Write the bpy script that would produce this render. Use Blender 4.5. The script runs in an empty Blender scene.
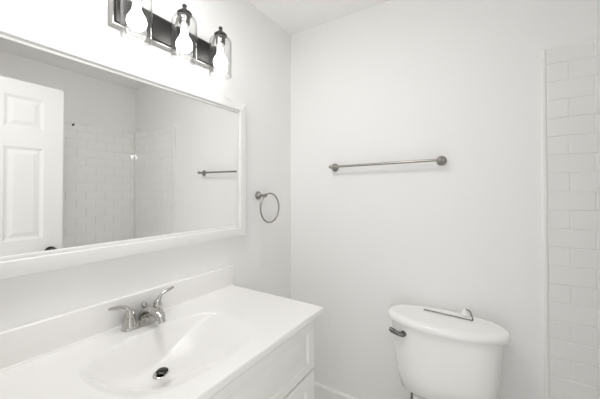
import bpy, bmesh, math, random
from mathutils import Vector, Matrix
from math import sin, cos, pi, radians

S = bpy.context.scene
COL = S.collection
random.seed(7)

# ------------------------------------------------------------------ camera
cam_d = bpy.data.cameras.new('camera')
cam_d.sensor_width = 36.0
cam_d.lens = 290.0 / 600.0 * 36.0
cam_d.shift_y = -11.4 / 600.0
cam_d.clip_start = 0.02
cam = bpy.data.objects.new('camera', cam_d)
cam.location = (1.109, 0.0, 1.335)
cam.rotation_euler = (radians(90.7), 0, radians(32.53))
COL.objects.link(cam)
S.camera = cam

# ------------------------------------------------------------------ light
w = bpy.data.worlds.new('daylit_hall'); S.world = w
w.use_nodes = True
w.node_tree.nodes['Background'].inputs[0].default_value = (1.0, 0.995, 0.99, 1)
w.node_tree.nodes['Background'].inputs[1].default_value = 1.22
BULB = 12.0
# unseen fill light added under the ceiling, not a known fixture of the room
cl = bpy.data.lights.new('added_overhead_fill', 'AREA')
cl.shape = 'DISK'; cl.size = 0.40
cl.energy = 6.4; cl.color = (1.0, 0.995, 0.99)
clo = bpy.data.objects.new('added_overhead_fill', cl)
clo.location = (0.46, 0.44, 2.37)
COL.objects.link(clo)

S.view_settings.view_transform = 'Standard'
S.view_settings.look = 'None'
S.view_settings.gamma = 1.0
S.view_settings.use_curve_mapping = False
S.view_settings.exposure = 0.17
S.cycles.max_bounces = 16
S.cycles.diffuse_bounces = 10
S.cycles.glossy_bounces = 8
S.cycles.transparent_max_bounces = 24
S.cycles.sample_clamp_indirect = 60.0
S.cycles.caustics_reflective = False

# ------------------------------------------------------------------ helpers
def srgb(v):
    return v / 12.92 if v <= 0.04045 else ((v + 0.055) / 1.055) ** 2.4

def mat(name, col, rough=0.5, metal=0.0, bump=None, spec=0.5, coat=0.0):
    m = bpy.data.materials.new(name); m.use_nodes = True
    nt = m.node_tree; b = nt.nodes['Principled BSDF']
    b.inputs['Base Color'].default_value = (*col, 1)
    b.inputs['Roughness'].default_value = rough
    b.inputs['Metallic'].default_value = metal
    b.inputs['Specular IOR Level'].default_value = spec
    b.inputs['Coat Weight'].default_value = coat
    if bump:
        scale, strength, dist = bump
        tc = nt.nodes.new('ShaderNodeTexCoord')
        n = nt.nodes.new('ShaderNodeTexNoise'); n.inputs['Scale'].default_value = scale
        n.inputs['Detail'].default_value = 3
        bp = nt.nodes.new('ShaderNodeBump'); bp.inputs['Strength'].default_value = strength
        bp.inputs['Distance'].default_value = dist
        nt.links.new(tc.outputs['Object'], n.inputs['Vector'])
        nt.links.new(n.outputs['Fac'], bp.inputs['Height'])
        nt.links.new(bp.outputs['Normal'], b.inputs['Normal'])
    return m

M = {}
M['wall'] = mat('wall_paint', (0.883, 0.879, 0.871), 0.55, bump=(160, 0.06, 0.002), spec=0.3)
M['ceiling'] = mat('ceiling_paint', (0.92, 0.916, 0.905), 0.8, bump=(45, 0.35, 0.006), spec=0.2)
M['trim'] = mat('white_trim_paint', (0.86, 0.855, 0.84), 0.35)
M['door'] = mat('white_door_paint', (0.83, 0.83, 0.82), 0.4)
M['frame'] = mat('white_frame_lacquer', (0.88, 0.877, 0.866), 0.4)
M['cab'] = mat('white_cabinet_paint', (0.82, 0.815, 0.79), 0.4)
M['dark_gap'] = mat('cabinet_interior', (0.25, 0.24, 0.23), 0.8)
M['marble'] = mat('cultured_marble', (0.87, 0.861, 0.848), 0.16, coat=0.2)
M['china'] = mat('vitreous_china', (0.90, 0.898, 0.885), 0.09, coat=0.3)
M['plastic'] = mat('white_plastic', (0.87, 0.865, 0.85), 0.3)
M['nickel'] = mat('brushed_nickel', (0.36, 0.345, 0.325), 0.24, 1.0)
M['satin'] = mat('satin_nickel_faucet', (0.52, 0.51, 0.49), 0.08, 1.0)
M['plate'] = mat('smoked_nickel_plate', (0.062, 0.061, 0.059), 0.48, 1.0)
M['plate_rim'] = mat('polished_nickel_rim', (0.30, 0.295, 0.285), 0.3, 1.0)
M['black'] = mat('black_metal', (0.012, 0.012, 0.012), 0.35)
M['chrome_dark'] = mat('dark_chrome', (0.17, 0.165, 0.16), 0.15, 1.0)
M['stopper'] = mat('black_chrome_stopper', (0.05, 0.048, 0.045), 0.2, 1.0)
M['wire'] = mat('bent_steel_wire', (0.26, 0.24, 0.20), 0.3, 1.0)
M['tile'] = mat('white_glazed_tile', (0.88, 0.877, 0.866), 0.012, bump=(9, 0.02, 0.003), spec=1.0, coat=1.0)
M['tile'].node_tree.nodes['Principled BSDF'].inputs['Coat Roughness'].default_value = 0.01
M['grout'] = mat('pale_grout', (0.79, 0.785, 0.77), 0.9)
M['stainless'] = mat('braided_steel', (0.3, 0.3, 0.3), 0.4, 1.0)

def mirror_mat():
    m = mat('silvered_mirror', (0.97, 0.97, 0.958), 0.0, 1.0)
    return m
M['mirror'] = mirror_mat()

def floor_mat():
    m = mat('grey_floor_tile', (0.5, 0.49, 0.47), 0.35)
    nt = m.node_tree; b = nt.nodes['Principled BSDF']
    tc = nt.nodes.new('ShaderNodeTexCoord')
    br = nt.nodes.new('ShaderNodeTexBrick')
    br.offset = 0.5
    br.inputs['Scale'].default_value = 1.0
    br.inputs['Brick Width'].default_value = 0.6
    br.inputs['Row Height'].default_value = 0.3
    br.inputs['Mortar Size'].default_value = 0.003
    br.inputs['Color1'].default_value = (0.78, 0.775, 0.76, 1)
    br.inputs['Color2'].default_value = (0.77, 0.765, 0.75, 1)
    br.inputs['Mortar'].default_value = (0.62, 0.61, 0.6, 1)
    nt.links.new(tc.outputs['Object'], br.inputs['Vector'])
    nt.links.new(br.outputs['Color'], b.inputs['Base Color'])
    return m
M['floor'] = floor_mat()

def glass_mat():
    m = bpy.data.materials.new('clear_shade_glass'); m.use_nodes = True
    nt = m.node_tree; nt.nodes.clear()
    out = nt.nodes.new('ShaderNodeOutputMaterial')
    tr = nt.nodes.new('ShaderNodeBsdfTransparent'); tr.inputs[0].default_value = (0.975, 0.975, 0.975, 1)
    gl = nt.nodes.new('ShaderNodeBsdfGlossy'); gl.inputs['Roughness'].default_value = 0.03
    gl.inputs['Color'].default_value = (0.9, 0.9, 0.9, 1)
    lw = nt.nodes.new('ShaderNodeLayerWeight'); lw.inputs['Blend'].default_value = 0.5
    pw = nt.nodes.new('ShaderNodeMath'); pw.operation = 'POWER'; pw.inputs[1].default_value = 4.0
    nt.links.new(lw.outputs['Facing'], pw.inputs[0])
    fr = nt.nodes.new('ShaderNodeMath'); fr.operation = 'MULTIPLY_ADD'; fr.inputs[1].default_value = 0.55; fr.inputs[2].default_value = 0.025
    nt.links.new(pw.outputs[0], fr.inputs[0])
    cm = nt.nodes.new('ShaderNodeMix'); cm.data_type = 'RGBA'
    cm.inputs['A'].default_value = (0.965, 0.965, 0.965, 1); cm.inputs['B'].default_value = (0.45, 0.45, 0.45, 1)
    nt.links.new(pw.outputs[0], cm.inputs['Factor']); nt.links.new(cm.outputs['Result'], tr.inputs[0])
    mx = nt.nodes.new('ShaderNodeMixShader')
    nt.links.new(fr.outputs[0], mx.inputs[0]); nt.links.new(tr.outputs[0], mx.inputs[1])
    nt.links.new(gl.outputs[0], mx.inputs[2]); nt.links.new(mx.outputs[0], out.inputs[0])
    return m
M['glass'] = glass_mat()

def bulb_mat():
    m = bpy.data.materials.new('lit_bulb'); m.use_nodes = True
    b = m.node_tree.nodes['Principled BSDF']
    b.inputs['Base Color'].default_value = (0.9, 0.9, 0.9, 1)
    b.inputs['Emission Color'].default_value = (1.0, 0.99, 0.97, 1)
    b.inputs['Emission Strength'].default_value = BULB
    return m
M['bulb'] = bulb_mat()

def wloc(o):
    v = Vector((0, 0, 0))
    while o is not None:
        v = v + Vector(o.location); o = o.parent
    return v

def obj(name, bm, m, parent=None, smooth=False, origin=None, sharp=38):
    """link a bmesh given in world coordinates as ONE mesh object"""
    bmesh.ops.recalc_face_normals(bm, faces=bm.faces[:])
    if origin is None:
        lo = Vector((1e9,) * 3); hi = -lo
        for v in bm.verts:
            for i in range(3):
                lo[i] = min(lo[i], v.co[i]); hi[i] = max(hi[i], v.co[i])
        origin = Vector(((lo.x + hi.x) / 2, (lo.y + hi.y) / 2, lo.z))
    origin = Vector(origin)
    bmesh.ops.translate(bm, verts=bm.verts[:], vec=-origin)
    me = bpy.data.meshes.new(name); bm.to_mesh(me); bm.free()
    ms = m if isinstance(m, (list, tuple)) else [m]
    for k in ms: me.materials.append(k)
    if smooth:
        for p in me.polygons: p.use_smooth = True
        me.set_sharp_from_angle(angle=radians(sharp))
    o = bpy.data.objects.new(name, me)
    COL.objects.link(o)
    if parent is not None:
        o.parent = parent
        o.location = origin - wloc(parent)
    else:
        o.location = origin
    return o

def thing(name, loc, label, cat, group=None):
    o = bpy.data.objects.new(name, None); COL.objects.link(o)
    o.empty_display_size = 0.05
    o.location = loc; o['label'] = label; o['category'] = cat
    if group: o['group'] = group
    return o

def struct(name, bm, m, parent=None, smooth=False, label=None, cat=None):
    o = obj(name, bm, m, parent, smooth)
    if parent is None:
        o['kind'] = 'structure'
        if label: o['label'] = label
        if cat: o['category'] = cat
    return o

def add_box(bm, lo, hi, bev=0.0, seg=2):
    r = bmesh.ops.create_cube(bm, size=1.0)
    vs = r['verts']
    for v in vs:
        v.co = Vector([(lo[i] + hi[i]) / 2 + v.co[i] * (hi[i] - lo[i]) for i in range(3)])
    if bev > 0:
        es = list({e for v in vs for e in v.link_edges})
        bmesh.ops.bevel(bm, geom=vs + es, offset=bev, segments=seg, profile=0.5, affect='EDGES', clamp_overlap=True)

def box(lo, hi, bev=0.0, seg=2):
    bm = bmesh.new(); add_box(bm, lo, hi, bev, seg); return bm

def frame_of(d):
    d = d.normalized()
    u = Vector((0, 0, 1)) if abs(d.z) < 0.9 else Vector((1, 0, 0))
    a = u.cross(d).normalized(); b = d.cross(a).normalized()
    return a, b

def add_lathe(bm, prof, base, axis, n=40):
    """prof: (radius, height along axis) pairs"""
    base = Vector(base); axis = Vector(axis).normalized()
    a, b = frame_of(axis)
    rings = []
    for r, h in prof:
        if r < 1e-6:
            rings.append([bm.verts.new(base + axis * h)])
        else:
            rings.append([bm.verts.new(base + axis * h + (a * cos(2 * pi * k / n) + b * sin(2 * pi * k / n)) * r) for k in range(n)])
    for p, q in zip(rings, rings[1:]):
        for k in range(n):
            k2 = (k + 1) % n
            if len(p) == 1 and len(q) == 1: continue
            if len(p) == 1: bm.faces.new((p[0], q[k], q[k2]))
            elif len(q) == 1: bm.faces.new((p[k], q[0], p[k2]))
            else: bm.faces.new((p[k], q[k], q[k2], p[k2]))

def lathe(prof, base, axis, n=40):
    bm = bmesh.new(); add_lathe(bm, prof, base, axis, n); return bm

def spline(pts, per=8):
    """Catmull-Rom through points"""
    P = [Vector(p) for p in pts]
    P = [P[0] * 2 - P[1]] + P + [P[-1] * 2 - P[-2]]
    out = []
    for i in range(1, len(P) - 2):
        p0, p1, p2, p3 = P[i - 1], P[i], P[i + 1], P[i + 2]
        for k in range(per):
            t = k / per
            out.append(0.5 * ((2 * p1) + (p2 - p0) * t + (2 * p0 - 5 * p1 + 4 * p2 - p3) * t * t + (3 * p1 - p0 - 3 * p2 + p3) * t ** 3))
    out.append(P[-2])
    return out

def add_tube(bm, pts, rad, n=14, closed=False, flat=1.0, caps=True):
    """swept tube; rad: number or list (interpolated); flat squashes the b axis"""
    P = [Vector(p) for p in pts]; N = len(P)
    def R(i):
        if not isinstance(rad, (list, tuple)): return rad
        t = i / (N - 1) * (len(rad) - 1); k = min(int(t), len(rad) - 2)
        return rad[k] + (rad[k + 1] - rad[k]) * (t - k)
    rings = []; a = None
    for i in range(N):
        if closed: d = P[(i + 1) % N] - P[i - 1]
        else: d = P[min(i + 1, N - 1)] - P[max(i - 1, 0)]
        d.normalize()
        if a is None: a, b = frame_of(d)
        else:
            a = (a - d * a.dot(d)).normalized(); b = d.cross(a)
        rings.append([bm.verts.new(P[i] + (a * cos(2 * pi * k / n) + b * sin(2 * pi * k / n) * flat) * R(i)) for k in range(n)])
    pairs = list(zip(rings, rings[1:])) + ([(rings[-1], rings[0])] if closed else [])
    for p, q in pairs:
        for k in range(n):
            bm.faces.new((p[k], q[k], q[(k + 1) % n], p[(k + 1) % n]))
    if not closed and caps:
        bm.faces.new(rings[0]); bm.faces.new(rings[-1])

def tube(pts, rad, n=14, closed=False, flat=1.0):
    bm = bmesh.new(); add_tube(bm, pts, rad, n, closed, flat); return bm

def add_loft(bm, rings_co, cap0=True, cap1=True):
    rings = [[bm.verts.new(c) for c in r] for r in rings_co]
    n = len(rings[0])
    for p, q in zip(rings, rings[1:]):
        for k in range(n):
            bm.faces.new((p[k], q[k], q[(k + 1) % n], p[(k + 1) % n]))
    if cap0: bm.faces.new(rings[0])
    if cap1: bm.faces.new(rings[-1])

def sup(t, n):
    c, s = cos(t), sin(t)
    return (math.copysign(abs(c) ** (2 / n), c), math.copysign(abs(s) ** (2 / n), s))

# ------------------------------------------------------------------ room
XR, YB, YN, ZC = 2.01, 1.62, 0.08, 2.40
T = 0.10
TILE_X = 1.318        # left edge of the tiled part of the back wall
TILE_TOP = 1.944

struct('floor', box((-T, -0.04, -0.06), (XR + T, YB + T, 0.0)), M['floor'])
struct('ceiling', box((-T, -0.04, ZC), (XR + T, YB + T, ZC + 0.06)), M['ceiling'])
struct('wall_left', box((-T, -0.04, 0), (0, YB + T, ZC)), M['wall'])
struct('wall_back', box((0, YB, 0), (XR, YB + T, ZC)), M['wall'])
struct('wall_right', box((XR, -0.04, 0), (XR + T, YB + T, ZC)), M['wall'])
DX0, DX1, DZ = 0.645, 1.425, 2.045    # door opening in the near wall
bm = bmesh.new()
add_box(bm, (0, -0.04, 0), (DX0, YN, ZC))
add_box(bm, (DX1, -0.04, 0), (XR, YN, ZC))
add_box(bm, (DX0, -0.04, DZ), (DX1, YN, ZC))
struct('wall_near', bm, M['wall'])

# baseboard with a shoe moulding on the back wall between vanity and tile
def profile_run(prof, p0, p1, out):
    """prof: (depth from wall, z); run from p0 to p1 (xy), out = outward xy"""
    bm = bmesh.new()
    A = [(p0[0] + out[0] * d, p0[1] + out[1] * d, z) for d, z in prof]
    B = [(p1[0] + out[0] * d, p1[1] + out[1] * d, z) for d, z in prof]
    add_loft(bm, [A, B]); return bm
bprof = [(0.0, 0.0), (0.036, 0.0), (0.036, 0.012), (0.030, 0.026), (0.018, 0.032), (0.018, 0.117), (0.015, 0.124), (0.005, 0.130), (0.0, 0.130)]
struct('baseboard_back', profile_run(bprof, (0.0, YB), (TILE_X - 0.004, YB), (0, -1)), M['trim'])
struct('baseboard_left', profile_run(bprof, (0.0, 1.085), (0.0, YB - 0.037), (1, 0)), M['trim'])

# tiled shower surround: real bevelled tiles on a grout bed
TW, TH, TG = 0.1555, 0.0778, 0.0022
ZJ = 1.335 + 0.307 - 21 * TH + 0.004   # a horizontal joint near the floor
def tile_face(bm, u0, u1, z0, z1, put, depth=0.0065):
    """one tile with soft edges; put(u, z, d) -> world point"""
    e = 0.0022
    tu, tz = random.uniform(-1, 1) * 0.0026, random.uniform(-1, 1) * 0.0011
    def d(u, z): return depth + tu * ((u - (u0 + u1) / 2) / TW) + tz * ((z - (z0 + z1) / 2) / TH)
    rings = []
    for k, (inset, dd) in enumerate(((0, None), (0, 0.0016), (0.0007, 0.0005), (e, 0.0))):
        r = []
        for u, z in ((u0 + inset, z0 + inset), (u1 - inset, z0 + inset), (u1 - inset, z1 - inset), (u0 + inset, z1 - inset)):
            r.append(bm.verts.new(put(u, z, 0.0005 if dd is None else d(u, z) - dd)))
        rings.append(r)
    for p, q in zip(rings, rings[1:]):
        for k in range(4): bm.faces.new((p[k], p[(k + 1) % 4], q[(k + 1) % 4], q[k]))
    bm.faces.new(rings[-1])

def tile_field(u_min, u_max, joint_a, put):
    """joint_a: position of a vertical joint in even rows; odd rows shift by half a tile"""
    bm = bmesh.new()
    row = 0; z = ZJ
    while z < TILE_TOP - 0.02:
        z0 = max(z, 0.002); z1 = min(z + TH, TILE_TOP)
        if TILE_TOP - z1 < 0.02: z1 = TILE_TOP
        ja = joint_a + (TW / 2 if row % 2 == 0 else 0)
        u = ja - math.ceil((ja - u_min) / TW) * TW
        while u < u_max:
            a, b = max(u, u_min), min(u + TW, u_max)
            if b - a > 0.012:
                tile_face(bm, a + TG / 2, b - TG / 2, z0 + TG / 2, z1 - TG / 2, put)
            u += TW
        z = z + TH; row += 1
    return bm

SHOWER_Y0 = 0.86
TRIM = 0.016
bm = tile_field(TILE_X + TRIM, XR - 0.008, TILE_X + 0.088, lambda u, z, d: (u, YB - d, z))
st = struct('wall_tile_back', bm, M['tile'])
obj('grout_bed', box((TILE_X + 0.002, YB - 0.004, 0.0), (XR - 0.001, YB, TILE_TOP - 0.001)), M['grout'], st)
bm = bmesh.new()
add_box(bm, (TILE_X, YB - 0.010, 0.0), (TILE_X + TRIM - 0.001, YB, TILE_TOP + 0.004), 0.003)
obj('edge_trim', bm, M['trim'], st, smooth=True)
bm = tile_field(SHOWER_Y0, YB - 0.008, YB - 0.05, lambda u, z, d: (XR - d, u, z))
sr = struct('wall_tile_right', bm, M['tile'])
obj('grout_bed', box((XR - 0.004, SHOWER_Y0, 0.0), (XR, YB - 0.001, TILE_TOP - 0.001)), M['grout'], sr)

# small black screw hook on the right wall at the top row of tiles
hk = thing('wall_hook', (XR - 0.007, 1.075, 1.925), 'tiny black hook screwed into top corner of shower tile, seen in mirror', 'hook')
obj('hook_plate', lathe([(0, 0), (0.009, 0), (0.009, 0.003), (0.004, 0.006), (0, 0.006)], (XR - 0.0085, 1.075, 1.925), (-1, 0, 0), 16), M['black'], hk, True)
obj('hook_arm', tube(spline([(XR - 0.013, 1.075, 1.925), (XR - 0.026, 1.075, 1.921), (XR - 0.033, 1.075, 1.927), (XR - 0.034, 1.075, 1.936)], 5), 0.0028, 10), M['black'], hk, True)

# ------------------------------------------------------------------ entry door, open into the room (seen in the mirror)
DF = 1.389                # face towards the mirror
DY0, DY1 = YN + 0.012, 0.805
DB, DTOP = 0.012, 2.032
def panel_door():
    bm = bmesh.new()
    th = 0.035
    W = DY1 - DY0
    stile, mull = 0.105, 0.125
    pw = (W - 2 * stile - mull) / 2
    cols = [(DY0 + stile, DY0 + stile + pw), (DY1 - stile - pw, DY1 - stile)]
    rows = [(0.23, 0.83), (1.03, 1.615), (1.735, 1.935)]
    ys = sorted({DY0, DY1, *[y for c in cols for y in c]})
    zs = sorted({DB, DTOP, *[z for r in rows for z in r]})
    for side, x, s in ((0, DF, 1), (1, DF + th, -1)):
        for y0, y1 in zip(ys, ys[1:]):
            for z0, z1 in zip(zs, zs[1:]):
                def q(i, dep):
                    return [(x + s * dep, y0 + i, z0 + i), (x + s * dep, y1 - i, z0 + i), (x + s * dep, y1 - i, z1 - i), (x + s * dep, y0 + i, z1 - i)]
                if (y0, y1) in cols and (z0, z1) in rows:
                    rings = [q(0, 0), q(0.006, 0.004), q(0.016, 0.009), q(0.022, 0.009), q(0.046, 0.002)]
                    add_loft(bm, rings, False, True)
                else:
                    bm.faces.new([bm.verts.new(c) for c in q(0, 0)])
    y0, y1, z0, z1, x0, x1 = DY0, DY1, DB, DTOP, DF, DF + th
    for f in (((x0, y0, z0), (x1, y0, z0), (x1, y0, z1), (x0, y0, z1)), ((x0, y1, z0), (x1, y1, z0), (x1, y1, z1), (x0, y1, z1)),
              ((x0, y0, z0), (x1, y0, z0), (x1, y1, z0), (x0, y1, z0)), ((x0, y0, z1), (x1, y0, z1), (x1, y1, z1), (x0, y1, z1))):
        bm.faces.new([bm.verts.new(c) for c in f])
    bmesh.ops.remove_doubles(bm, verts=bm.verts[:], dist=1e-5)
    return bm
door = struct('door_1', panel_door(), M['door'], label='white six panel door standing open, reflected at the left of the mirror', cat='door')
KZ, KY = 0.938, DY1 - 0.065
bm = lathe([(0, 0), (0.031, 0), (0.031, 0.006), (0.012, 0.012), (0.011, 0.03), (0.022, 0.038), (0.027, 0.05), (0.024, 0.062), (0.012, 0.068), (0, 0.069)], (DF, KY, KZ), (-1, 0, 0), 28)
o = obj('door_knob', bm, M['black'], door, True); o['label'] = 'black round door knob'
bm = lathe([(0, 0), (0.031, 0), (0.031, 0.006), (0.012, 0.012), (0.011, 0.03), (0.022, 0.038), (0.027, 0.05), (0.024, 0.062), (0.012, 0.068), (0, 0.069)], (DF + 0.035, KY, KZ), (1, 0, 0), 28)
obj('door_knob', bm, M['black'], door, True)
for z in (0.25, 1.05, 1.83):
    bm = lathe([(0, 0), (0.006, 0), (0.006, 0.09), (0, 0.09)], (DF + 0.040, YN + 0.007, z), (0, 0, 1), 12)
    obj('hinge', bm, M['nickel'], door, True)
# jamb lining and casing of the door opening
bm = bmesh.new()
add_box(bm, (DX0, -0.045, 0), (DX0 + 0.012, YN + 0.001, DZ), 0.002)
add_box(bm, (DX0 - 0.06, YN, 0), (DX0 + 0.006, YN + 0.010, DZ + 0.06), 0.003)
add_box(bm, (DX0 - 0.06, YN, DZ - 0.006), (DX1 - 0.04, YN + 0.010, DZ + 0.06), 0.003)
add_box(bm, (DX0, -0.045, DZ - 0.010), (DX1, YN + 0.001, DZ), 0.002)
struct('trim_1', bm, M['trim'])

# ------------------------------------------------------------------ wall mirror
MY0, MY1, MZ0, MZ1, FW = 0.10, 1.152, 1.104, 1.803, 0.058
mir = thing('wall_mirror', (0, (MY0 + MY1) / 2, MZ0), 'wide rectangular mirror in a white frame on the wall above the sink', 'mirror')
obj('mirror_glass', box((0.014, MY0 + FW - 0.008, MZ0 + FW - 0.008), (0.0235, MY1 - FW + 0.008, MZ1 - FW + 0.008)), M['mirror'], mir)
def rail(k):
    """one mitred length of the frame moulding"""
    # profile: (inset from the outer edge, height off the wall)
    prof = [(0, 0.001), (0, 0.030), (0.002, 0.034), (0.005, 0.035), (0.043, 0.035), (0.0455, 0.033), (0.0465, 0.0265), (0.0485, 0.0255), (0.0495, 0.0285), (FW - 0.002, 0.0285), (FW, 0.027), (FW, 0.012), (FW - 0.012, 0.001)]
    g = 0.0006
    def pt(i, h, end):
        if k == 0:   return (h, MY0 + i + g if end == 0 else MY1 - i - g, MZ0 + i)     # bottom
        if k == 1:   return (h, MY0 + i + g if end == 0 else MY1 - i - g, MZ1 - i)     # top
        if k == 2:   return (h, MY0 + i, MZ0 + i + g if end == 0 else MZ1 - i - g)     # left
        return (h, MY1 - i, MZ0 + i + g if end == 0 else MZ1 - i - g)                  # right
    bm = bmesh.new()
    add_loft(bm, [[pt(i, h, 0) for i, h in prof], [pt(i, h, 1) for i, h in prof]])
    return bm
for k in range(4):
    obj('frame_rail', rail(k), M['frame'], mir, True, sharp=25)

# ------------------------------------------------------------------ vanity cabinet
CT = 0.8565               # counter surface height
VY0, VY1, VX1 = 0.125, 1.076, 0.540
CX = 0.514                # face frame plane
CY0, CY1 = VY0 + 0.050, VY1 - 0.053
CTOP = CT - 0.023
van = thing('vanity_cabinet', (0.26, (CY0 + CY1) / 2, 0), 'white vanity cabinet with raised panel fronts under the sink top', 'cabinet')
bm = bmesh.new()
add_box(bm, (0.002, CY0, 0.0), (CX - 0.018, CY0 + 0.016, CTOP))
add_box(bm, (0.002, CY1 - 0.016, 0.0), (CX - 0.018, CY1, CTOP))
add_box(bm, (0.002, CY0 + 0.016, 0.085), (CX - 0.018, CY1 - 0.016, 0.10))
add_box(bm, (0.002, CY0 + 0.016, 0.10), (0.008, CY1 - 0.016, 0.70))
add_box(bm, (0.43, CY0 + 0.016, 0.0), (0.445, CY1 - 0.016, 0.085))
obj('carcass', bm, M['cab'], van)
DRZ0, DRZ1 = CT - 0.221, CT - 0.0275      # drawer front
st_w = 0.046
bm = bmesh.new()
add_box(bm, (CX - 0.018, CY0, 0.085), (CX, CY0 + st_w, CTOP), 0.001)
add_box(bm, (CX - 0.018, CY1 - st_w, 0.085), (CX, CY1, CTOP), 0.001)
add_box(bm, (CX - 0.018, CY0 + st_w, CTOP - 0.040), (CX, CY1 - st_w, CTOP), 0.001)
add_box(bm, (CX - 0.018, CY0 + st_w, DRZ0 - 0.024), (CX, CY1 - st_w, DRZ0 + 0.012), 0.001)
add_box(bm, (CX - 0.018, CY0 + st_w, 0.085), (CX, CY1 - st_w, 0.12), 0.001)
obj('face_frame', bm, M['cab'], van)

def raised_front(y0, y1, z0, z1, x0, th=0.018, fr=0.034):
    bm = bmesh.new()
    def q(i, x):
        j = i + 0.014 * min(1.0, max(0.0, (i - 0.006) / (fr - 0.006)))   # the stiles are wider than the rails
        return [(x, y0 + j, z0 + i), (x, y1 - j, z0 + i), (x, y1 - j, z1 - i), (x, y0 + j, z1 - i)]
    x1 = x0 + th
    add_loft(bm, [q(0, x0), q(0, x1 - 0.006), q(0.002, x1 - 0.002), q(0.006, x1), q(fr, x1), q(fr + 0.004, x1 - 0.003),
                  q(fr + 0.006, x1 - 0.007), q(fr + 0.012, x1 - 0.007), q(fr + 0.032, x1 - 0.001), q(fr + 0.035, x1)])
    return bm
obj('drawer_front', raised_front(CY0 + 0.008, CY1 - 0.008, DRZ0, DRZ1, CX + 0.001), M['cab'], van, True, sharp=20)
ym = (CY0 + CY1) / 2
for a, b in ((CY0 + 0.008, ym - 0.002), (ym + 0.002, CY1 - 0.008)):
    d = obj('cabinet_door', raised_front(a, b, 0.105, DRZ0 - 0.008, CX + 0.001, fr=0.05), M['cab'], van, True, sharp=20)

# ------------------------------------------------------------------ vanity top with moulded basin
BX0, BX1, BY0, BY1 = 0.130, 0.485, 0.322, 0.815
P0 = (0.225, 0.557)       # drain
DEPTH = 0.117
FX, FY = 0.060, 0.590     # faucet centre
def basin(x, y):
    """steep wall along the back, long floor rising gently to the front and the right"""
    cx, cy, a, b, n = (BX0 + BX1) / 2, (BY0 + BY1) / 2, (BX1 - BX0) / 2, (BY1 - BY0) / 2, 2.8
    ux, uy = abs(x - cx) / a, abs(y - cy) / b
    q = ux ** n + uy ** n
    if q >= 1: return 0.0
    q = max(q, 1e-9)
    sn = q ** (1 / n)
    gx = (ux ** (n - 1)) / a * sn ** (1 - n); gy = (uy ** (n - 1)) / b * sn ** (1 - n)
    dist = (1 - sn) / max(math.hypot(gx, gy), 1e-3)
    wall = 3.0 * dist
    xf = cx + a * max(0.0, 1 - uy ** n) ** (1 / n)
    u = min(1.0, max(0.0, (xf - x) / (BX1 - 0.195)))
    right = min(1.0, max(0.0, (BY1 - y) / 0.30)); left = min(1.0, max(0.0, (y - BY0) / 0.19))
    def ease(t): return t ** 1.4 * (2.4 - 1.4 * t)
    g = ease(right) * ease(left)
    floor = DEPTH * ease(u) * g
    k = 0.012
    h = max(k - abs(wall - floor), 0.0) / k
    d = min(wall, floor) - h * h * k * 0.25
    d = max(d, 0.0)
    return -d * d / (d + 0.0015)
top = thing('sink_counter', (0.27, (VY0 + VY1) / 2, CTOP), 'glossy white vanity top with moulded oval basin on the cabinet', 'sink')
def top_mesh():
    bm = bmesh.new()
    nx, ny = 108, 176
    x0, x1, y0, y1 = 0.0005, VX1, VY0, VY1
    r = 0.004
    xs = [x0] + [x0 + r + (x1 - x0 - 2 * r) * i / (nx - 1) for i in range(nx)] + [x1 - r * 0.3, x1]
    ys = [y0, y0 + r * 0.3] + [y0 + r + (y1 - y0 - 2 * r) * i / (ny - 1) for i in range(ny)] + [y1 - r * 0.3, y1]
    def zz(x, y):
        e = min(x1 - x, y1 - y, y - y0)
        dz = 0.0
        if e < r: dz = -(r - math.sqrt(max(0, r * r - (r - e) ** 2)))
        return CT + dz + basin(x, y)
    V = [[bm.verts.new((x, y, zz(x, y))) for y in ys] for x in xs]
    for i in range(len(xs) - 1):
        for j in range(len(ys) - 1):
            bm.faces.new((V[i][j], V[i + 1][j], V[i + 1][j + 1], V[i][j + 1]))
    # sides
    loop = [V[i][0] for i in range(len(xs))] + [V[-1][j] for j in range(1, len(ys))] + [V[i][-1] for i in range(len(xs) - 2, -1, -1)] + [V[0][j] for j in range(len(ys) - 2, 0, -1)]
    low = [bm.verts.new((v.co.x, v.co.y, CT - 0.0225)) for v in loop]
    inn = []
    for v in loop:
        inn.append(bm.verts.new((min(max(v.co.x, x0 + 0.03), x1 - 0.035), min(max(v.co.y, y0 + 0.035), y1 - 0.035), CT - 0.0225)))
    n = len(loop)
    for k in range(n):
        k2 = (k + 1) % n
        bm.faces.new((loop[k], low[k], low[k2], loop[k2]))
        try: bm.faces.new((low[k], inn[k], inn[k2], low[k2]))
        except ValueError: pass
    return bm
obj('basin_top', top_mesh(), M['marble'], top, True, sharp=60)
obj('backsplash', box((0.0005, VY0, CT - 0.002), (0.020, VY1 - 0.001, CT + 0.1016), 0.005, 3), M['marble'], top, True)
obj('caulk_bead', tube([(0.021, VY0 + 0.002, CT + 0.001), (0.021, VY1 - 0.003, CT + 0.001)], 0.004, 10), M['marble'], top, True)
ZD = CT + basin(*P0)
dr = obj('drain_flange', lathe([(0.0, 0.0005), (0.019, 0.0005), (0.0195, 0.002), (0.0235, 0.0025), (0.0265, 0.001), (0.028, -0.003), (0.0, -0.02)], (P0[0], P0[1], ZD + 0.001), (0, 0, 1), 36), M['satin'], top, True)
o = obj('drain_stopper', lathe([(0.0, 0.012), (0.010, 0.0118), (0.0165, 0.0105), (0.0185, 0.0085), (0.0185, 0.0065), (0.016, 0.005), (0.006, 0.0035), (0.006, 0.001), (0.0, 0.001)], (P0[0], P0[1], ZD + 0.001), (0, 0, 1), 32), M['stopper'], dr, True)

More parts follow.
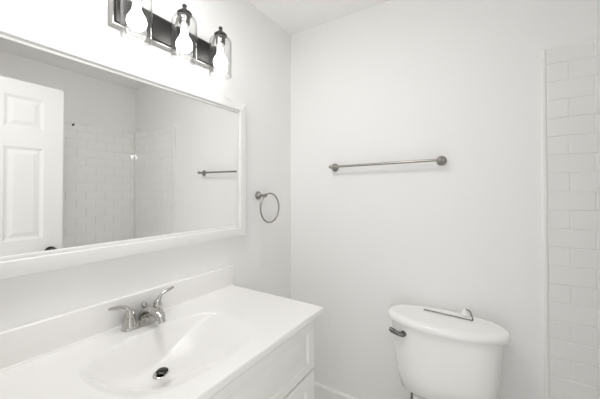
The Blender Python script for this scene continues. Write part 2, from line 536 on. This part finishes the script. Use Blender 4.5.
# ------------------------------------------------------------------ faucet
fa = thing('faucet', (FX, FY, CT), 'brushed nickel two handle faucet standing behind the basin', 'faucet')
bm = bmesh.new()
N = 56
def plan(hx, hy, n, z):
    return [(FX + sup(2 * pi * k / N, n)[0] * hx, FY + sup(2 * pi * k / N, n)[1] * hy, z) for k in range(N)]
add_loft(bm, [plan(0.026, 0.077, 3.2, CT + 0.0003), plan(0.026, 0.077, 3.2, CT + 0.006), plan(0.0235, 0.0745, 3.2, CT + 0.010),
              plan(0.019, 0.068, 3, CT + 0.014), plan(0.015, 0.05, 2.6, CT + 0.020)])
obj('base_plate', bm, M['satin'], fa, True)
for s in (-1, 1):
    hy = FY + s * 0.0508
    hb = obj('handle_body', lathe([(0, 0.008), (0.0245, 0.008), (0.024, 0.014), (0.019, 0.026), (0.0155, 0.040), (0.0150, 0.046), (0.0165, 0.047), (0.0165, 0.050), (0.0145, 0.053), (0.0135, 0.060), (0.0105, 0.068), (0.005, 0.072), (0, 0.0725)], (FX, hy, CT), (0, 0, 1), 36), M['satin'], fa, True)
    if s > 0:
        prof = ((-0.003, 0.054), (0.004, 0.068), (0.013, 0.084), (0.026, 0.091), (0.044, 0.096), (0.063, 0.101))
    else:
        prof = ((-0.004, 0.054), (0.003, 0.068), (0.014, 0.079), (0.030, 0.085), (0.050, 0.088), (0.070, 0.091))
    pts = spline([(FX + 0.001 * k, hy + s * u, CT + h) for k, (u, h) in enumerate(prof)], 8)
    obj('lever', tube(pts, [0.0110, 0.0105, 0.0075, 0.0056, 0.0056, 0.0066, 0.0068, 0.004], 16), M['satin'], hb, True)
bm = bmesh.new()
pts = spline([(FX - 0.004, FY, CT + 0.012), (FX - 0.002, FY, CT + 0.030), (FX + 0.018, FY, CT + 0.046), (FX + 0.050, FY, CT + 0.052),
              (FX + 0.085, FY, CT + 0.050), (FX + 0.104, FY, CT + 0.040), (FX + 0.110, FY, CT + 0.028)], 8)
add_tube(bm, pts, [0.020, 0.019, 0.0165, 0.0145, 0.0135, 0.0130, 0.0125], 22)
obj('spout', bm, M['satin'], fa, True)
bm = lathe([(0, 0), (0.0032, 0), (0.0032, 0.048), (0.0065, 0.050), (0.0098, 0.057), (0.0102, 0.062), (0.0080, 0.069), (0, 0.073)], (FX - 0.012, FY + 0.006, CT + 0.003), (0, 0, 1), 22)
obj('lift_rod', bm, M['satin'], fa, True)

# ------------------------------------------------------------------ vanity light
LY, LZ0, LZ1 = 0.716, 1.918, 2.024
li = thing('vanity_light', (0, LY, (LZ0 + LZ1) / 2), 'three bulb vanity light with clear glass shades and dark back plate above the mirror', 'wall light')
bm = bmesh.new()
ZM = (LZ0 + LZ1) / 2; HY, HZ = 0.227, (LZ1 - LZ0) / 2
def pr(i, x): return [(x, LY - HY + i, LZ0 + i), (x, LY + HY - i, LZ0 + i), (x, LY + HY - i, LZ1 - i), (x, LY - HY + i, LZ1 - i)]
add_loft(bm, [pr(0, 0.0005), pr(0, 0.030), pr(0.0015, 0.032), pr(0.004, 0.0325), pr(0.0055, 0.036), pr(0.0065, 0.0415), pr(0.009, 0.043)], True, True)
bp_ = obj('back_plate', bm, [M['plate']], li, True, sharp=20)
bm = bmesh.new()
def ringframe(bm, i0, i1, x0, x1):
    a = pr(i0, x0); b = pr(i0, x1); c = pr(i1, x1); d = pr(i1, x0)
    R = [[bm.verts.new(v) for v in q] for q in (a, b, c, d)]
    for m in range(4):
        p, q = R[m], R[(m + 1) % 4]
        for k in range(4): bm.faces.new((p[k], p[(k + 1) % 4], q[(k + 1) % 4], q[k]))
ringframe(bm, -0.0015, 0.0035, 0.001, 0.034)
obj('plate_rim', bm, M['plate_rim'], li)
LX = 0.109
for s in (-1, 0, 1):
    y = LY + s * 0.186
    # knurled screw on the plate between the lamps
    arm = obj('arm', tube(spline([(0.042, y, 2.008), (0.056, y, 2.014), (0.066, y, 2.034), (0.080, y, 2.046), (LX, y, 2.047)], 7), 0.0055, 14), M['plate_rim'], li, True)
    obj('arm_collar', lathe([(0, 0), (0.011, 0), (0.011, 0.003), (0.008, 0.006), (0, 0.006)], (0.0425, y, 2.008), (1, 0, 0), 24), M['plate'], arm, True)
    sk = obj('socket_cap', lathe([(0, 0.0), (0.028, 0.0), (0.0285, 0.005), (0.023, 0.011), (0.014, 0.017), (0.010, 0.023), (0.0055, 0.026), (0.0055, 0.030), (0.0085, 0.032), (0.009, 0.037), (0.006, 0.041), (0, 0.042)], (LX, y, 2.036), (0, 0, 1), 32), M['black'], li, True)
    obj('socket_sleeve', lathe([(0, 0.0), (0.0195, 0.0), (0.0205, 0.003), (0.0205, 0.028), (0.022, 0.0355), (0, 0.0355)], (LX, y, 2.000), (0, 0, 1), 32), M['chrome_dark'], sk, True)
    R, h = 0.0485, 0.1785
    z0 = 1.8575
    outer = [(R, 0.0), (R, 0.146), (R - 0.0015, 0.155), (R - 0.006, 0.164), (R - 0.013, 0.170), (0.028, 0.1735), (0.0222, 0.1760), (0.0222, 0.1785)]
    inner = [(r - 0.0026, z - (0.0026 if z > 0.14 else 0)) for r, z in outer]
    bm = lathe(outer + inner[::-1] + [(R, 0.0)], (LX, y, z0), (0, 0, 1), 48)
    bmesh.ops.remove_doubles(bm, verts=bm.verts[:], dist=1e-5)
    # rolled rim at the open bottom
    add_tube(bm, [(LX + (R - 0.0013) * cos(2 * pi * k / 48), y + (R - 0.0013) * sin(2 * pi * k / 48), z0) for k in range(48)], 0.0026, 8, True)
    obj('glass_shade', bm, M['glass'], li, True)
    bulb = [(0, 0.0), (0.010, 0.0012), (0.019, 0.006), (0.026, 0.0135), (0.0300, 0.021), (0.0312, 0.030), (0.0296, 0.040), (0.0245, 0.051), (0.0178, 0.062), (0.0140, 0.072), (0.0128, 0.084), (0.0126, 0.092), (0, 0.092)]
    obj('bulb', lathe(bulb, (LX, y, 1.9105 - 0.025), (0, 0, 1), 36), M['bulb'], li, True, sharp=70)
    obj('bulb_collar', lathe([(0, 0), (0.0138, 0), (0.0138, 0.024), (0, 0.024)], (LX, y, 1.977), (0, 0, 1), 28), M['plastic'], sk, True)

# ------------------------------------------------------------------ towel ring on the left wall
RY, RZ = 1.286, 1.313
tr_ = thing('towel_ring', (0, RY, RZ), 'brushed nickel towel ring on the wall right of the mirror', 'towel ring')
post = [(0, 0.0005), (0.024, 0.0005), (0.024, 0.005), (0.021, 0.008), (0.013, 0.013), (0.0088, 0.022), (0.0078, 0.040), (0.0095, 0.046), (0.0115, 0.052), (0.0105, 0.059), (0.006, 0.063), (0, 0.064)]
obj('mount', lathe(post, (0, RY, RZ), (1, 0, 0), 32), M['nickel'], tr_, True)
RR, RO = 0.084, 0.043
ring = [(0.055, RY + RO + RR * sin(2 * pi * k / 64), RZ - math.sqrt(RR * RR - RO * RO) + RR * cos(2 * pi * k / 64)) for k in range(64)]
obj('ring', tube(ring, 0.0047, 12, True), M['nickel'], tr_, True)

# ------------------------------------------------------------------ towel bar on the back wall
BZ = 1.488
tb = thing('towel_bar', (0.63, YB, BZ), 'long brushed nickel towel bar on the back wall above the toilet', 'towel bar')
for x, z in ((0.332, BZ - 0.005), (0.925, BZ + 0.003)):
    m_ = obj('mount', lathe(post, (x, YB, z), (0, -1, 0), 32), M['nickel'], tb, True)
bm = tube([(0.318, YB - 0.053, BZ - 0.005), (0.325, YB - 0.053, BZ - 0.005), (0.932, YB - 0.053, BZ + 0.003), (0.938, YB - 0.053, BZ + 0.003)], 0.0068, 18)
obj('bar', bm, M['nickel'], tb, True)

# ------------------------------------------------------------------ toilet
TX = 0.945
to = thing('toilet', (TX, 1.25, 0), 'white two piece toilet with an oval tank lid against the back wall', 'toilet')
LID = 0.758
def oval(hx, yb, yf, n, z, xo=0.0, m=72):
    """plan outline: half width hx, back at yb, front at yf"""
    cy, hy = (yb + yf) / 2, (yb - yf) / 2
    return [(TX + xo + sup(2 * pi * k / m, n)[0] * hx, cy + sup(2 * pi * k / m, n)[1] * hy, z) for k in range(m)]
bm = bmesh.new()
YT = YB - 0.018
rings = []
for z, hx, yf, n in ((0.392, 0.150, 1.450, 2.6), (0.396, 0.178, 1.420, 3.0), (0.410, 0.190, 1.405, 3.2), (0.50, 0.204, 1.390, 3.8), (0.60, 0.216, 1.380, 3.6), (0.712, 0.226, 1.372, 3.3), (0.728, 0.227, 1.372, 3.2)):
    rings.append(oval(hx, YT - 0.004, yf, n, z))
add_loft(bm, rings)
obj('tank', bm, M['china'], to, True, sharp=50)
bm = bmesh.new()
rings = []
for z, ins, n in ((LID - 0.0325, 0.010, 2.3), (LID - 0.032, 0.003, 2.3), (LID - 0.028, 0.0005, 2.3), (LID - 0.020, 0.0, 2.3), (LID - 0.011, 0.001, 2.3), (LID - 0.005, 0.006, 2.3), (LID - 0.0015, 0.014, 2.3), (LID, 0.026, 2.3), (LID - 0.0005, 0.040, 2.2), (LID - 0.001, 0.07, 2.2)):
    rings.append(oval(0.250 - ins, YT - ins, 1.348 + ins, n, z))
add_loft(bm, rings)
obj('tank_lid', bm, M['china'], to, True, sharp=50)
# flush lever, front left of the tank
FLX, FLZ = TX - 0.155, 0.684
def tank_front(x, z):
    hx, yf, n = 0.224, 1.375, 3.35
    hy = (YT - 0.004 - yf) / 2; cy = (YT - 0.004 + yf) / 2
    t = min(0.999, abs((x - TX) / hx))
    return cy - hy * (1 - t ** n) ** (1 / n)
fy = tank_front(FLX, FLZ)
fl = obj('flush_lever', tube(spline([(FLX, fy - 0.016, FLZ), (FLX - 0.020, fy - 0.019, FLZ + 0.002), (FLX - 0.042, fy - 0.016, FLZ + 0.007), (FLX - 0.060, fy - 0.012, FLZ + 0.013)], 8), [0.0105, 0.0095, 0.0100, 0.0120, 0.0085], 16), M['chrome_dark'], to, True)
fl['label'] = 'dark chrome flush lever'
obj('lever_escutcheon', lathe([(0, -0.004), (0.013, -0.004), (0.013, 0.004), (0.010, 0.008), (0.009, 0.020), (0.006, 0.024), (0, 0.0245)], (FLX, fy, FLZ), (0, -1, 0), 24), M['chrome_dark'], fl, True)
# bowl, deck, seat and lid
def bowl_ring(hx, yb, yf, z, n=2.3): return oval(hx, yb, yf, n, z)
bm = bmesh.new()
add_loft(bm, [bowl_ring(0.125, 1.42, 0.98, 0.0, 2.6), bowl_ring(0.122, 1.415, 0.985, 0.02, 2.6), bowl_ring(0.108, 1.40, 1.02, 0.06), bowl_ring(0.105, 1.40, 1.02, 0.14),
              bowl_ring(0.130, 1.40, 0.96, 0.22), bowl_ring(0.168, 1.40, 0.905, 0.31), bowl_ring(0.182, 1.42, 0.888, 0.365), bowl_ring(0.183, 1.42, 0.886, 0.378), bowl_ring(0.178, 1.415, 0.891, 0.385),
              bowl_ring(0.140, 1.34, 0.93, 0.385), bowl_ring(0.128, 1.33, 0.945, 0.36), bowl_ring(0.09, 1.28, 1.0, 0.25), bowl_ring(0.05, 1.23, 1.08, 0.19)])
obj('bowl', bm, M['china'], to, True, sharp=50)
bm = bmesh.new()
add_loft(bm, [oval(0.085, 1.585, 1.36, 4, 0.18), oval(0.095, 1.59, 1.36, 4, 0.26), oval(0.118, 1.595, 1.36, 4, 0.345), oval(0.122, 1.597, 1.36, 4, 0.383), oval(0.116, 1.590, 1.367, 4, 0.390)])
obj('tank_deck', bm, M['china'], to, True, sharp=50)
bm = bmesh.new()
add_loft(bm, [bowl_ring(0.184, 1.372, 0.884, 0.388), bowl_ring(0.187, 1.375, 0.881, 0.394), bowl_ring(0.184, 1.372, 0.884, 0.403), bowl_ring(0.16, 1.35, 0.908, 0.406),
              bowl_ring(0.128, 1.31, 0.945, 0.402), bowl_ring(0.124, 1.305, 0.95, 0.394), bowl_ring(0.13, 1.31, 0.942, 0.388), bowl_ring(0.184, 1.372, 0.884, 0.388)], False, False)
bmesh.ops.remove_doubles(bm, verts=bm.verts[:], dist=1e-5)
obj('seat', bm, M['plastic'], to, True)
bm = bmesh.new()
add_loft(bm, [bowl_ring(0.182, 1.372, 0.886, 0.4075), bowl_ring(0.186, 1.375, 0.882, 0.413), bowl_ring(0.183, 1.372, 0.885, 0.421), bowl_ring(0.16, 1.35, 0.908, 0.426), bowl_ring(0.08, 1.24, 1.02, 0.429)])
obj('seat_lid', bm, M['plastic'], to, True)
SX = TX - 0.150
sl = obj('supply_line', tube(spline([(SX, 1.53, 0.393), (SX, 1.53, 0.33), (SX - 0.006, 1.535, 0.25), (SX - 0.014, 1.56, 0.18), (SX - 0.012, 1.572, 0.15)], 8), 0.0055, 12), M['stainless'], to, True)
obj('shutoff_valve', lathe([(0, 0.0), (0.024, 0.0), (0.022, 0.004), (0.009, 0.006), (0.009, 0.03), (0.013, 0.032), (0.013, 0.06), (0.008, 0.064), (0, 0.064)], (SX - 0.012, YB - 0.0145, 0.145), (0, -1, 0), 24), M['nickel'], sl, True)
obj('supply_nut', lathe([(0, 0), (0.013, 0), (0.016, 0.010), (0.016, 0.024), (0, 0.024)], (SX, 1.53, 0.370), (0, 0, 1), 10), M['plastic'], sl)

# ------------------------------------------------------------------ wire hook with suction cup lying on the tank lid
HX, HYY, HZ_ = 1.028, 1.570, LID
wh = thing('suction_hook', (HX, HYY, HZ_), 'white suction cup with a long bent wire arm lying on the toilet tank lid', 'hook')
obj('suction_cup', lathe([(0, 0.0005), (0.023, 0.0005), (0.0235, 0.003), (0.020, 0.009), (0.014, 0.015), (0.012, 0.021), (0.008, 0.025), (0, 0.026)], (HX, HYY, HZ_), (0, 0, 1), 28), M['plastic'], wh, True)
wz = LID + 0.0032
pts = spline([(HX + 0.002, HYY - 0.002, LID + 0.0255), (HX + 0.017, HYY - 0.008, LID + 0.0245), (HX + 0.026, HYY - 0.026, LID + 0.012), (HX + 0.030, HYY - 0.048, wz + 0.001)], 6)
pts += [(HX + 0.031, HYY - 0.056, wz), (HX + 0.027, HYY - 0.060, wz), (HX - 0.08, HYY - 0.052, wz), (HX - 0.175, HYY - 0.045, wz)]
obj('wire_arm', tube(pts, 0.0026, 10), M['wire'], wh, True)
